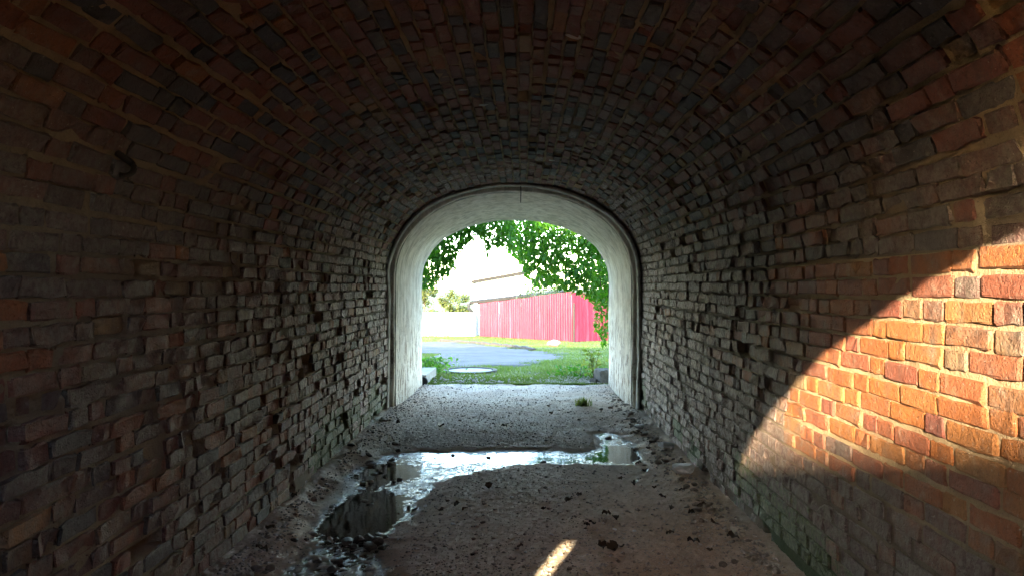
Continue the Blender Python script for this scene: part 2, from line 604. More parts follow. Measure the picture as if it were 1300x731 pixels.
def brick_template(k):
    rs = np.random.RandomState(100 + k)
    a, b = np.meshgrid(np.array([-0.5, -0.455, -0.16, 0.17, 0.46, 0.5]), np.array([-0.5, -0.40, 0.41, 0.5]), indexing='ij')
    a, b = a.ravel(), b.ravel()
    edge = (np.abs(a) > 0.49) | (np.abs(b) > 0.49)
    corner = (np.abs(a) > 0.49) & (np.abs(b) > 0.49)
    crumb = k >= 10
    rough = 0.7 + 1.0 * (k % 7 == 3) + 0.5 * (k % 3 == 1) + 1.0 * crumb
    c = rs.normal(0, 0.0022 * rough, len(a)) + edge * -rs.uniform(0.002, 0.006, len(a)) - corner * rs.uniform(0.0, 0.008, len(a)) * rough
    if k % 7 == 3:                                            # a broken face
        ca, cb = rs.uniform(-0.4, 0.4, 2)
        c -= 0.012 * np.exp(-(((a - ca) / 0.3) ** 2 + ((b - cb) / 0.4) ** 2))
    a2 = a + edge * rs.normal(0, 0.014 + 0.012 * crumb, len(a)) - corner * np.sign(a) * rs.uniform(0, 0.035 + 0.05 * crumb, len(a))
    b2 = b + edge * rs.normal(0, 0.030 + 0.04 * crumb, len(a)) - corner * np.sign(b) * rs.uniform(0, 0.09 + 0.12 * crumb, len(a))
    front = np.stack([a2, b2, c], 1)
    rim = [i * NB for i in range(NA)] + [(NA - 1) * NB + j for j in range(1, NB)] + [i * NB + NB - 1 for i in range(NA - 2, -1, -1)] + [j for j in range(NB - 2, 0, -1)]
    back = np.stack([a2[rim] * 1.0, b2[rim] * 1.0, np.full(len(rim), -0.055)], 1)
    v = np.concatenate([front, back])
    n0, m = NA * NB, len(rim)
    f = [tuple(q) for q in SEC]
    sk = [(rim[i], n0 + i, n0 + (i + 1) % m, rim[(i + 1) % m]) for i in range(m)]
    return v, np.array(f + sk)


NTPL, NNEAT = 44, 10
TPL = [brick_template(k) for k in range(NTPL)]
TPL_ME = [mesh_from("brick", v, f, M_BRICK, True) for v, f in TPL]
NFACE = len(TPL[0][1])
FLATS = np.zeros(NFACE, bool)                               # every facet keeps its own plane: chipped, crisp arrises
for me in TPL_ME:
    me.polygons.foreach_set("use_smooth", FLATS)


def lay_bricks(u0, u1, y0, y1, zone):
    """courses along the passage: list of dicts with matrix, tone, template"""
    out, holes = [], []
    pitch = 0.0805
    n = int(round((u1 - u0) / pitch))
    pitch = (u1 - u0) / n
    for i in range(n):
        uc = u0 + (i + 0.5) * pitch
        y = y0 - RS.uniform(0, 0.25)
        header = RS.rand() < 0.5
        wob = RS.uniform(0, 100)
        while y < y1:
            L = (0.122 if header else 0.255) + RS.uniform(-0.010, 0.010)
            header = not header if RS.rand() < 0.8 else header
            yc = y + L / 2
            g = 0.013 + RS.uniform(-0.003, 0.005)
            y += L + g
            if yc - L / 2 < y0 or yc + L / 2 > y1 + 0.01:
                continue
            u = uc + (float(vnoise(yc * 0.9, wob, 3)) - 0.5) * 0.018 + RS.uniform(-0.003, 0.003)
            x, z, tx, tz = prof_at(u)
            zz = float(z)
            pmiss = (0.003 if zone == 'lit' else 0.012) + 0.10 * float(sstep(0.32, 0.02, zz)) * (yc > 2.5) + (0.02 if zone == 'dark' else 0.0)
            if zone != 'dark' and yc < 3.4 and zz > 1.0:
                pmiss = 0.0
            if RS.rand() < pmiss:
                holes.append((u, yc, L, pitch, 0.075))
                if RS.rand() < 0.35:
                    continue
                off = -0.045
                ruin = 1.0
            else:
                ruin = 1.0 if zone != 'lit' else max(float(sstep(3.6, 5.0, yc + RS.normal(0, 0.4))), 0.8 * float(sstep(0.75, 0.3, zz)))
                ruin *= 0.55 if zone == 'vault' else 1.0
                off = float(np.clip(RS.normal(0.0, 0.0011 + 0.0030 * ruin), -0.006, 0.006))
                if RS.rand() < 0.005 + 0.06 * ruin:
                    off -= 0.02
                    holes.append((u, yc, L, pitch, 0.028))
            if zz < 0.28 and yc > 3.0:
                off -= 0.022 * float(sstep(0.28, 0.0, zz)) * (0.4 + RS.rand())
            off += float(bulge(u, yc))
            T = np.array([tx, 0, tz])
            N = np.array([tz, 0, -tx])
            p = np.array([x, yc, z]) + N * off
            R = np.stack([np.array([0, 1.0, 0]), T, N], 1)
            jw = 0.45 + 0.75 * ruin
            ja = RS.normal(0, 0.012 * jw), RS.normal(0, 0.02 * jw), RS.normal(0, 0.03 * jw)
            J = np.array(Matrix.Rotation(ja[0], 3, 'Z') @ Matrix.Rotation(ja[1], 3, 'Y') @ Matrix.Rotation(ja[2], 3, 'X'))
            H = pitch - 0.0130 + RS.uniform(-0.003, 0.003) * jw
            M = np.eye(4)
            M[:3, :3] = (R @ J) * np.array([L, H, 1.0])
            M[:3, 3] = p
            out.append(dict(M=M, t=(RS.randint(NNEAT, NTPL) if RS.rand() < ruin * 0.85 else RS.randint(NNEAT)), tone=brick_tone(u, yc, zz, zone), p=p, n=N, L=L, H=H))
    return out, holes


def grime_shade_field(u, y, z, zone):
    """soot and lime crust on a place, plus painted-in shade: (grime with shade, moss)"""
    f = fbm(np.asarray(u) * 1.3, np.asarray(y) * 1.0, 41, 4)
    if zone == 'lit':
        gr = 0.16 + 0.75 * sstep(3.6, 5.2, np.asarray(y) + (f - 0.5) * 1.6) + 0.75 * sstep(1.0, 0.55, z + (f - 0.5) * 0.5)  # lower-wall term is real dirt plus painted shade under the sun patch
        gr = gr + 0.25 * sstep(0.52, 0.62, f) + 0.7 * sstep(1.85, 2.15, z + (f - 0.5) * 0.3)  # upper-wall term paints in the dark above the sun patch
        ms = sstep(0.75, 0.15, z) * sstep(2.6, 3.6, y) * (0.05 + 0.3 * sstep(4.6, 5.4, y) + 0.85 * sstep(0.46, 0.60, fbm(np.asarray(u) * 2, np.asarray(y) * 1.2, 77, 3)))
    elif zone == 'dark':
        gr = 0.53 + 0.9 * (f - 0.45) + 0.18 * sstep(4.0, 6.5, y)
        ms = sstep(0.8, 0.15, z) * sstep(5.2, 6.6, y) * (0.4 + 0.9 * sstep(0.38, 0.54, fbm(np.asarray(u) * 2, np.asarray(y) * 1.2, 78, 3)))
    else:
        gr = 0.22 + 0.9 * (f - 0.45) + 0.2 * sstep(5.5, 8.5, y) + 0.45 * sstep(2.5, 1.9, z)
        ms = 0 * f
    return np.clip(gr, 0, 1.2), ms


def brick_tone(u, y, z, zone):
    gr, ms = grime_shade_field(u, y, z, zone)
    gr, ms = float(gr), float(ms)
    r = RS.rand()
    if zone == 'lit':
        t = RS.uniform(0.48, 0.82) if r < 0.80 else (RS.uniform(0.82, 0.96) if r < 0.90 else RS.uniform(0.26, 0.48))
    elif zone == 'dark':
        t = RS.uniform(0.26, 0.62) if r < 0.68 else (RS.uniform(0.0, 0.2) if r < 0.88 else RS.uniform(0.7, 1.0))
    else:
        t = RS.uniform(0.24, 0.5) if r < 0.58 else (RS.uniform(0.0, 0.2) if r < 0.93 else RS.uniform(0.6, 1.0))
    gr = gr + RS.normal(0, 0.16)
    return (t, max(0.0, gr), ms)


def mortar_sheet(name, u0, u1, y0, y1, holes, zone, parent, recess):
    nu = int((u1 - u0) / 0.02) + 1
    nv = int((y1 - y0) / 0.026) + 1
    u, y = np.meshgrid(np.linspace(u0, u1, nu), np.linspace(y0, y1, nv), indexing='ij')
    u, y = u.ravel(), y.ravel()
    x, z, tx, tz = prof_at(u)
    rec = recess + 0.008 * sstep(0.42, 0.62, fbm(u * 1.7, y * 1.4, 19, 3)) * (0.25 if zone == 'lit' else 1.0) + 0.003 * sstep(3.5, 5.5, y) * (z < ZS + 0.3)
    d = bulge(u, y) - rec + (fbm(u * 14, y * 14, 9, 3) - 0.5) * 0.010 + RS.normal(0, 0.001, len(u))
    for (hu, hy, L, H, hd) in holes:
        m = (np.abs(u - hu) < H * 0.45) & (np.abs(y - hy) < L * 0.48)
        d[m] -= hd
    v = np.stack([x + tz * d, y, z - tx * d], 1)
    gr, ms = grime_shade_field(u, y, z, zone)
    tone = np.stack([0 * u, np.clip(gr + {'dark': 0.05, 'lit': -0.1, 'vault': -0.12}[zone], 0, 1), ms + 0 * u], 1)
    f = grid_faces(nu, nv)[:, ::-1]
    return link(name, mesh_from(name, v, f, M_MORTAR, True, tone), parent)


def screen_area(b):
    p = b['p'] - np.array([0, 0, 1.6])
    if p[1] < 0.6:
        return 0
    px, py = 664 + 940 * p[0] / p[1], 364 - 940 * p[2] / p[1]
    if not (-60 < px < 1360 and -40 < py < 771):
        return 0
    d = np.linalg.norm(p)
    return b['L'] * b['H'] * abs(np.dot(p / d, b['n'])) / d ** 2 * (940 * d / p[1]) ** 2


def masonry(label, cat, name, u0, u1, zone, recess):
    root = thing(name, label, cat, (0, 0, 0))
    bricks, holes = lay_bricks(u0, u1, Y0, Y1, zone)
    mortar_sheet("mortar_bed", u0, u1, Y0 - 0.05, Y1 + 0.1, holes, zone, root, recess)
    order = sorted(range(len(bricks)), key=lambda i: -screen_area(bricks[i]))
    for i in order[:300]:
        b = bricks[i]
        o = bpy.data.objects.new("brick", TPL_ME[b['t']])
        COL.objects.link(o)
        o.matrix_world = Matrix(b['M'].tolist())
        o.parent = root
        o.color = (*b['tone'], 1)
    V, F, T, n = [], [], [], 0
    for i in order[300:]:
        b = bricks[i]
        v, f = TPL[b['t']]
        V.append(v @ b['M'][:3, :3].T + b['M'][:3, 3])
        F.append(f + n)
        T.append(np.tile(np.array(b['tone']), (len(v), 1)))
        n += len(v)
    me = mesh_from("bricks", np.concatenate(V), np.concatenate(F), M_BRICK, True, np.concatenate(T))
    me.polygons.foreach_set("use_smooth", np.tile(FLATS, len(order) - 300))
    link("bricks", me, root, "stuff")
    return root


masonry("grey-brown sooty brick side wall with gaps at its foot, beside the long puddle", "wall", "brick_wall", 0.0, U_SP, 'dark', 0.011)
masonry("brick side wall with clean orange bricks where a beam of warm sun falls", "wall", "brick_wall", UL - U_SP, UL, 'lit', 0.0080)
masonry("dark red and slate brick barrel vault that roofs the whole passage", "vault", "brick_vault", U_SP, UL - U_SP, 'vault', 0.0090)


# ------------------------------------------------------------------ plastered portal at the far end
PX, PHW, PZS, PRISE = -0.125, 1.503, 1.70, 1.10


def portal():
    root = thing("plastered_arch", "cream limewashed arched portal with a grey moulded rim at the far end of the passage", "archway")
    prm, arc = profile(PX, PHW, PZS, PRISE, 2.15, -0.16, 300)
    N = 260
    s = np.linspace(0, arc[-1], N)
    x, z = np.interp(s, arc, prm[:, 0]), np.interp(s, arc, prm[:, 1])
    tx, tz = np.gradient(x), np.gradient(z)
    l = np.hypot(tx, tz)
    nx, nz = tz / l, -tx / l                                 # inwards

    def loops(seq, jag=0.004, seed=1):
        V = []
        for k, (o, y, top) in enumerate(seq):
            jj = (fbm(s * 3, np.full(N, y * 2.2), seed, 4) - 0.5) * jag * 2
            up = np.clip((z - PZS) / PRISE, 0, 1)
            V.append(np.stack([x - nx * (o + jj), np.full(N, y), z - nz * (o + jj) - up * top], 1))
        return np.concatenate(V), grid_faces(len(seq), N)

    ys = np.linspace(9.312, 11.94, 90)
    seq = [(0.09, 9.312, 0), (0.012, 9.306, 0)] + [(0.0, y, 0.13 * (y - 9.27) / 2.67) for y in ys] + [(0.015, 11.955, 0.13), (0.3, 11.957, 0.13)]
    v, f = loops(seq, 0.017, 3)
    link("reveal", mesh_from("reveal", v, f, M_PLASTER), root)
    seq = [(0.075, 9.31, 0), (0.07, 9.262, 0), (0.045, 9.255, 0), (0.038, 9.24, 0), (0.040, 9.19, 0), (0.042, 9.135, 0), (0.048, 9.130, 0), (0.074, 9.132, 0), (0.078, 9.31, 0)]
    v, f = loops(seq, 0.021, 8)
    link("rim", mesh_from("rim", v, f, M_RING), root)
    seq = [(-0.01, 9.395, 0), (0.5, 9.395, 0)]
    v, f = loops(seq, 0.0, 8)
    link("back_face", mesh_from("back_face", v, f, M_RING), root)
    return x, z


portal()


# ------------------------------------------------------------------ earth rampart round the tunnel, unseen mask wall and block added to shape the sun patch
def rampart():
    m = 64
    prm, arc = profile(XC, HW + 0.35, ZS, RISE + 0.3, 2.15, -0.4, 200)
    s = np.linspace(0, arc[-1], m)
    x, z = np.interp(s, arc, prm[:, 0]), np.interp(s, arc, prm[:, 1])
    px2, parc = profile(PX, PHW + 0.10, PZS, PRISE - 0.05, 2.15, -0.4, 200)
    s2 = np.linspace(0, parc[-1], m)
    x2, z2 = np.interp(s2, parc, px2[:, 0]), np.interp(s2, parc, px2[:, 1])
    W, H = 14.0, 3.55
    ang = np.linspace(0, 1, m)
    ox, oz = [], []
    for k in range(m):
        c = np.array([x[k] - XC, max(z[k], -0.4) - 0.6])
        d = c / np.linalg.norm(c)
        t = min(W / max(abs(d[0]), 1e-6), (H - 0.6) / d[1] if d[1] > 1e-6 else 1e9, (1.0) / -d[1] if d[1] < -1e-6 else 1e9)
        ox.append(XC + d[0] * t)
        oz.append(0.6 + d[1] * t)
    rows = [(x, z, -1.15), (np.array(ox), np.array(oz), -1.15), (np.array(ox), np.array(oz), 5.0), (np.array(ox), np.minimum(np.array(oz), 2.95), 11.95), (x2, z2, 11.95)]
    V = np.concatenate([np.stack([a, np.full(m, y), b], 1) for a, b, y in rows])
    link("rampart", mesh_from("rampart", V, grid_faces(len(rows), m), M_GROUND, False), None, "structure")


rampart()


def sun_mask_wall():  # unseen wall added; its openings are cut to shape sun patch and floor streak
    c = 0.02
    xs = np.arange(-2.3, 2.1, c)
    zs = np.arange(-0.3, 3.3, c)
    tx = np.array([-0.62, -0.56, -0.498, -0.35, -0.105, 0.135, 0.27, 0.404, 0.6, 0.8])
    tz = np.array([1.90, 2.02, 2.125, 2.30, 2.495, 2.58, 2.61, 2.63, 2.64, 2.62])

    def opened(X, Z):
        a = (X > -0.60) & (X < 0.43) & (Z > 1.80) & (Z < np.interp(X, tx, tz))
        b = (X > -1.62) & (X < -1.51) & (Z > 1.05) & (Z < 1.50)
        return a | b

    X, Z = np.meshgrid(xs + c / 2, zs + c / 2, indexing='ij')
    op = opened(X, Z)
    b = MB()
    for i in range(len(xs)):
        j = 0
        while j < len(zs):
            if op[i, j]:
                j += 1
                continue
            k = j
            while k < len(zs) and not op[i, k]:
                k += 1
            b.box(xs[i], xs[i] + c, -1.10, -1.0, zs[j], zs[j] + c * (k - j))
            j = k
    o = b.build("sun_mask_wall", M_BARK, None, False, "structure")
    return o


sun_mask_wall()


def sun_blocker():  # unseen block added to shade the lower edge of the sun patch
    root = thing("sun_blocker", "plain block added out of view behind the passage to cut off low sun", "sun_blocker")
    xl, xr, y1, y0, h = -9.35, 9.0, -26.0, -34.0, 8.48
    g = -0.3
    MB().box(xl, xr, y0, y1, g, h).build("wall", M_CONC, root)
    MB().box(xl, xr, y0 - 0.2, y1 + 0.001, h + 0.002, h + 0.05).build("roof", M_ROOF, root)


sun_blocker()

# ------------------------------------------------------------------ tunnel floor and puddle
PUD_PX = [(335, 745), (352, 720), (378, 700), (392, 684), (380, 668), (388, 648), (404, 626), (432, 603), (452, 588), (486, 578), (515, 573), (560, 573),
          (606, 572), (650, 571), (700, 571), (745, 572), (758, 568), (750, 556), (756, 548), (772, 546), (790, 552), (806, 560), (818, 572), (820, 584), (806, 590),
          (770, 591), (735, 591), (690, 591), (650, 593), (612, 600), (580, 609), (555, 622), (540, 636), (533, 650), (524, 662), (506, 672), (494, 684), (496, 708), (498, 745)]
PUD = np.array([gp(*p)[:2] for p in PUD_PX])
DEEP = [(gp(458, 655)[:2], 0.19, 0.45, 1.9), (gp(790, 577)[:2], 0.22, 0.35, 0.8), (gp(480, 600)[:2], 0.32, 0.35, 0.6), (gp(640, 582)[:2], 0.8, 0.22, 0.35)]


def floor_height(x, y, fine=True):
    s = poly_sdf(np.stack([x, y], 1), PUD)
    s = s + (fbm(x * 6, y * 6, 21, 3) - 0.5) * 0.16
    inside = sstep(-0.10, 0.10, s)
    dry = 0.026 + (fbm(x * 1.2, y * 0.9, 31, 3) - 0.5) * 0.022 + 0.030 * sstep(0.0, -0.9, s)
    near = sstep(4.95, 4.6, y)
    wetb = 0.0018 + 0.0014 * near + (fbm(x * 5, y * 4, 33, 3) - 0.5) * 0.008
    for c, rx, ry, am in DEEP:
        wetb = wetb - 0.014 * am * np.exp(-(((x - c[0]) / rx) ** 2 + ((y - c[1]) / ry) ** 2))
    h = dry * (1 - inside) + wetb * inside
    if fine:
        gr = (fbm(x * 34, y * 34, 51, 3) - 0.5) * 0.014 + (vnoise(x * 75, y * 75, 61) - 0.5) * 0.006
        h = h + gr * (1 - 0.30 * inside * (1 - near))
    edge = np.minimum(x - (XC - HW), (XC + HW) - x)
    ber = sstep(0.45, 0.0, edge) * (0.022 + 0.05 * fbm(x * 3, y * 2.2, 71, 3))
    h = h + ber * (1 - sstep(9.2, 10.2, y)) * (1 - 0.6 * inside)
    h = h * (1 - 0.6 * sstep(9.0, 11.0, y))
    h = h - 0.09 * sstep(11.9, 12.65, y + (fbm(x * 2.6, y * 2.6, 44, 3) - 0.5) * 0.9)
    return h, inside


def floor():
    xs = np.arange(-1.95, 1.70, 0.0165)
    ys = np.concatenate([np.arange(-1.2, 3.4, 0.08), np.arange(3.4, 8.0, 0.0165), np.arange(8.0, 12.6, 0.025)])
    x, y = np.meshgrid(xs, ys, indexing='ij')
    x, y = x.ravel(), y.ravel()
    h, ins = floor_height(x, y)
    v = np.stack([x, y, h], 1)
    s = poly_sdf(np.stack([x, y], 1), PUD)
    wet = sstep(-0.28, -0.02, s)
    tone = np.stack([wet, 0 * x, 0 * x], 1)
    f = grid_faces(len(xs), len(ys))
    me = mesh_from("floor", v, f, M_FLOOR, False, tone)
    me.polygons.foreach_set("use_smooth", (wet[f].mean(1) > 0.6))
    link("floor", me, None, "structure")


floor()


def puddle_mesh():
    # flat sheet kept to the puddle's surroundings; the floor rises through it to draw the shore
    xs = np.arange(-1.6, 1.3, 0.05)
    ys = np.arange(3.6, 8.4, 0.05)
    x, y = np.meshgrid(xs, ys, indexing='ij')
    s = poly_sdf(np.stack([x.ravel(), y.ravel()], 1), PUD)
    v = np.stack([x.ravel(), y.ravel(), np.zeros(x.size)], 1)
    f = grid_faces(len(xs), len(ys))
    keep = (s[f] > -0.16).any(1)
    f = f[keep]
    used = np.unique(f)
    remap = -np.ones(len(v), int)
    remap[used] = np.arange(len(used))
    o = link("puddle", mesh_from("puddle", v[used], remap[f], M_WATER), None, "structure")
    return o


puddle_mesh()


# stones, clods, leaves, gravel on the floor
def rock_mesh(name, mat, seed, flat=0.6, sub=2):
    import bmesh
    bm = bmesh.new()
    bmesh.ops.create_icosphere(bm, subdivisions=sub, radius=1.0)
    rs = np.random.RandomState(seed)
    pl = [(Vector(rs.normal(0, 1, 3)).normalized(), rs.uniform(0.55, 0.9)) for _ in range(9)]
    for vv in bm.verts:
        p = vv.co.copy()
        for nrm, dd in pl:
            e = p.dot(nrm) - dd
            if e > 0:
                p -= nrm * e * 0.9
        p *= 1 + rs.uniform(-0.06, 0.06)
        vv.co = Vector((p.x, p.y, p.z * flat))
    me = bpy.data.meshes.new(name)
    bm.to_mesh(me)
    bm.free()
    me.materials.append(mat)
    return me


ROCKS = [rock_mesh("stone", M_ROCK, 200 + k) for k in range(8)]
CLODS = [rock_mesh("clod", M_DARKROCK, 300 + k, 0.7) for k in range(6)]
PALES = [rock_mesh("pale_lump", M_PALE, 400 + k, 0.45) for k in range(4)]


def fz(x, y):
    return float(floor_height(np.array([x]), np.array([y]))[0][0])


def drop(name, me, x, y, size, label, cat, group, stretch=1.0, sink=0.25):
    o = link(name, me)
    o.location = (x, y, fz(x, y) + size * 0.5 * (1 - sink) * 0.8)
    o.rotation_euler = (random.uniform(-0.3, 0.3), random.uniform(-0.3, 0.3), random.uniform(0, 6.3))
    o.scale = (size * stretch, size, size * random.uniform(0.7, 1.1))
    tag(o, label, cat, group)
    return o


STONE_LABELS = {0: ("small broken stone at the foot of the grey-brown sooty wall", "loose stones along the sooty wall"),
                1: ("broken stone in the rubble at the foot of the orange brick wall", "loose stones along the orange brick wall"),
                2: ("small lone stone out on the trodden middle of the passage floor", "loose stones on the middle of the floor")}
for k in range(130):
    side = (0, 1, 1, 2, 1)[k % 5]
    y = 3.9 + 6.5 * random.random() ** 1.4
    x = {0: XC - HW + 0.10 + abs(random.gauss(0, 0.16)), 1: XC + HW - 0.10 - abs(random.gauss(0, 0.16)), 2: random.uniform(-0.9, 0.95)}[side]
    s = random.uniform(0.012, 0.038) * (1.0 if side < 2 else 0.55)
    drop("stone", ROCKS[k % 8], x, y, s, STONE_LABELS[side][0], "stone", STONE_LABELS[side][1], random.uniform(1, 1.6))

DC = [(440, 690, .05), (455, 688, .055), (468, 686, .05), (478, 692, .055), (484, 684, .045), (470, 697, .05), (448, 697, .035), (485, 700, .04), (415, 690, .03), (425, 687, .032),
      (428, 716, .04), (402, 716, .03), (420, 727, .04), (388, 690, .025), (372, 695, .03)]
for k, (px, py, s) in enumerate(DC):
    p = gp(px, py)
    drop("mud_clod", CLODS[k % 6], p[0], p[1], s * 0.8, "black wet clod in the heap of muck across the near end of the puddle", "clod", "wet black clods in the puddle", random.uniform(1, 1.5), 0.1)
DC2 = [(475, 602), (482, 600), (488, 606), (500, 612), (507, 609), (452, 605), (505, 575), (497, 585), (519, 646), (526, 648), (460, 615), (470, 641), (420, 645), (445, 578), (468, 584), (575, 578), (620, 581), (690, 588)]
for k, (px, py) in enumerate(DC2):
    p = gp(px, py)
    drop("mud_clod", CLODS[k % 6], p[0], p[1], random.uniform(.016, .03), "small dark clod poking out of the puddle's shallow water", "clod", "small dark clods in the shallow water", random.uniform(1, 1.9), 0.1)


def dead_leaf_mesh(k):
    rs = np.random.RandomState(700 + k)
    n = 7
    v, f = [], []
    for i in range(n):
        t = i / (n - 1)
        w = 0.42 * math.sin(math.pi * t) ** 0.8 + 0.01
        z = 0.18 * math.sin(t * 3 + rs.rand() * 2)
        for s in (-1, 0, 1):
            v.append((t - 0.5, s * w * (1 + rs.uniform(-.2, .2)), z + abs(s) * (0.22 + rs.uniform(-.12, .12))))
    for i in range(n - 1):
        for j in range(2):
            a = i * 3 + j
            f.append((a, a + 3, a + 4, a + 1))
    return mesh_from("dead_leaf", v, f, M_DEADLEAF, True)


DL = [dead_leaf_mesh(k) for k in range(5)]
DLP = [(770, 664), (781, 668), (764, 706), (778, 708), (790, 706), (877, 664), (865, 634), (745, 678), (752, 676), (568, 644), (580, 648), (590, 654), (722, 646), (690, 658), (840, 640),
       (850, 690), (905, 680), (930, 700), (600, 715), (560, 655), (787, 616), (806, 622), (735, 638), (660, 705),
       (820, 605), (830, 628), (852, 655), (880, 700), (900, 712), (890, 655), (810, 590), (390, 610), (372, 645), (340, 690), (330, 715), (420, 585), (455, 560), (505, 545), (560, 548), (640, 548), (700, 530), (620, 625)]
for k, (px, py) in enumerate(DLP):
    p = gp(px, py)
    o = link("dead_leaf", DL[k % 5])
    o.location = (p[0], p[1], fz(p[0], p[1]) + 0.008)
    s = random.uniform(0.035, 0.075)
    o.scale = (s, s, s)
    o.color = (random.random(), 0, 0, 1)
    o.rotation_euler = (random.uniform(-.4, .4), random.uniform(-.3, .3), random.uniform(0, 6.3))
    tag(o, "curled brown dead leaf lying on the dry earth of the passage", "leaf", "dead leaves on the passage floor")

for px, py, s, lab in [(868, 611, .12, "larger white lump painted as a wet highlight against the foot of the sunlit brick wall"),
                       (845, 576, .09, "white lump painted as a wet highlight just past the puddle's end at the foot of the wall"),
                       (812, 549, .07, "small white lump painted as a wet highlight between puddle and wall, farthest along the wall")]:
    p = gp(px, py)
    o = link("pale_lump", PALES[int(px) % 4])
    o.location = (p[0], p[1], fz(p[0], p[1]) + s * 0.18)
    o.scale = (s, s * 1.2, s * 0.7)
    tag(o, lab, "plaster lump")  # white colour stands in for bright wet spots on the floor
for px, py in [(716, 627), (540, 645), (575, 672), (505, 690), (780, 682), (805, 685), (370, 632), (650, 640), (700, 690), (667, 712)]:
    p = gp(px, py)
    drop("chalk_crumb", PALES[int(px) % 4], p[0], p[1], random.uniform(.009, .018), "tiny white crumb of lime dropped on the passage floor", "crumb", "white lime crumbs on the floor", 1.3)


def gravel():
    n = 26000
    x = RS.uniform(-1.62, 1.40, n)
    y = 3.9 + 8.4 * RS.rand(n) ** 1.5
    edge = np.minimum(x - (XC - HW), (XC + HW) - x)
    dens = 0.30 + 0.7 * sstep(0.5, 0.05, edge) + 0.5 * sstep(0.5, 0.62, fbm(x * 1.5, y * 1.2, 91, 3))
    k = RS.rand(n) < dens
    x, y, edge = x[k], y[k], edge[k]
    h, ins = floor_height(x, y)
    base = np.array([(1, 0, 0), (0.3, 0.9, 0), (-0.8, 0.6, 0), (-0.7, -0.7, 0), (0.4, -0.9, 0), (0.1, 0.1, 0.7), (0, 0, -0.5)], float)
    tri = np.array([(0, 1, 5), (1, 2, 5), (2, 3, 5), (3, 4, 5), (4, 0, 5), (1, 0, 6), (2, 1, 6), (3, 2, 6), (4, 3, 6), (0, 4, 6)])
    N = len(x)
    s = np.exp(RS.normal(math.log(0.0048), 0.5, N)) * (1 + 0.8 * sstep(0.4, 0.0, edge))
    s = np.minimum(s, 0.022) * (1 - 0.4 * ins)
    a = RS.uniform(0, 6.28, N)
    b = base[None] * (1 + RS.uniform(-.35, .35, (N, 7, 3)))
    vx = (b[:, :, 0] * np.cos(a)[:, None] - b[:, :, 1] * np.sin(a)[:, None]) * s[:, None] + x[:, None]
    vy = (b[:, :, 0] * np.sin(a)[:, None] + b[:, :, 1] * np.cos(a)[:, None]) * s[:, None] + y[:, None]
    vz = b[:, :, 2] * s[:, None] + h[:, None] + s[:, None] * 0.15
    v = np.stack([vx, vy, vz], 2).reshape(-1, 3)
    f = (tri[None] + np.arange(N)[:, None, None] * 7).reshape(-1, 3)
    link("gravel", mesh_from("gravel", v, f, M_PEBBLE, False), None, "stuff")


gravel()

# ------------------------------------------------------------------ the ground outside, path, kerbs, cover
def ground():
    xs = np.concatenate([np.linspace(-400, -15, 14), np.linspace(-14, 14, 90), np.linspace(15, 400, 14)])
    ys = np.concatenate([np.linspace(-300, -20, 10), np.linspace(-19, -1.2, 12), [-1.0, 11.9], np.linspace(11.96, 40, 186), np.linspace(41, 70, 20), np.linspace(80, 900, 14)])
    x, y = np.meshgrid(xs, ys, indexing='ij')
    x, y = x.ravel(), y.ravel()
    z = terr(x, y) + (fbm(x * 1.3, y * 1.3, 13, 3) - 0.5) * 0.05 * sstep(12.4, 13.2, y) * sstep(45, 30, y)
    z = np.where(y <= 11.93, -0.3, z)
    link("ground", mesh_from("ground", np.stack([x, y, z], 1), grid_faces(len(xs), len(ys)), M_GROUND), None, "structure")


ground()
PATH_PX = [(480, 436.5), (537, 435.5), (552, 434.0), (562, 434.2), (600, 437), (640, 441), (676, 445.5), (700, 448), (718, 452), (704, 457), (688, 461), (660, 465), (620, 467),
           (590, 467.5), (566, 466), (552, 459), (543, 450), (530, 447), (480, 452)]
PATHP = np.array([gp(*p)[:2] for p in PATH_PX])


def zone_sheet(name, poly, mat, lift, step=0.22, wob=1.5, seed=3):
    lo, hi = poly.min(0) - 0.5, poly.max(0) + 0.5
    xs, ys = np.arange(lo[0], hi[0], step), np.arange(lo[1], hi[1], step)
    x, y = np.meshgrid(xs, ys, indexing='ij')
    x, y = x.ravel(), y.ravel()
    s = poly_sdf(np.stack([x, y], 1), poly) + (fbm(x * 1.6, y * 1.6, seed, 3) - 0.5) * wob
    z = terr(x, y) + (fbm(x * 1.3, y * 1.3, 13, 3) - 0.5) * 0.05 * sstep(12.4, 13.2, y) * sstep(45, 30, y) + lift
    z = np.where(s > 0, z, z - np.clip(-s * 0.4, 0, 0.2))
    f = grid_faces(len(xs), len(ys))
    f = f[(s[f] > -0.35).any(1)]
    used = np.unique(f)
    rm = -np.ones(len(x), int)
    rm[used] = np.arange(len(used))
    return link(name, mesh_from(name, np.stack([x, y, z], 1)[used], rm[f], mat), None, "structure")


zone_sheet("path", PATHP, M_PATH, 0.03)
APRON = np.array([gp(*p)[:2] for p in [(545, 497), (600, 490), (640, 489), (690, 490), (712, 492), (735, 500), (770, 500), (775, 520), (540, 520)]])


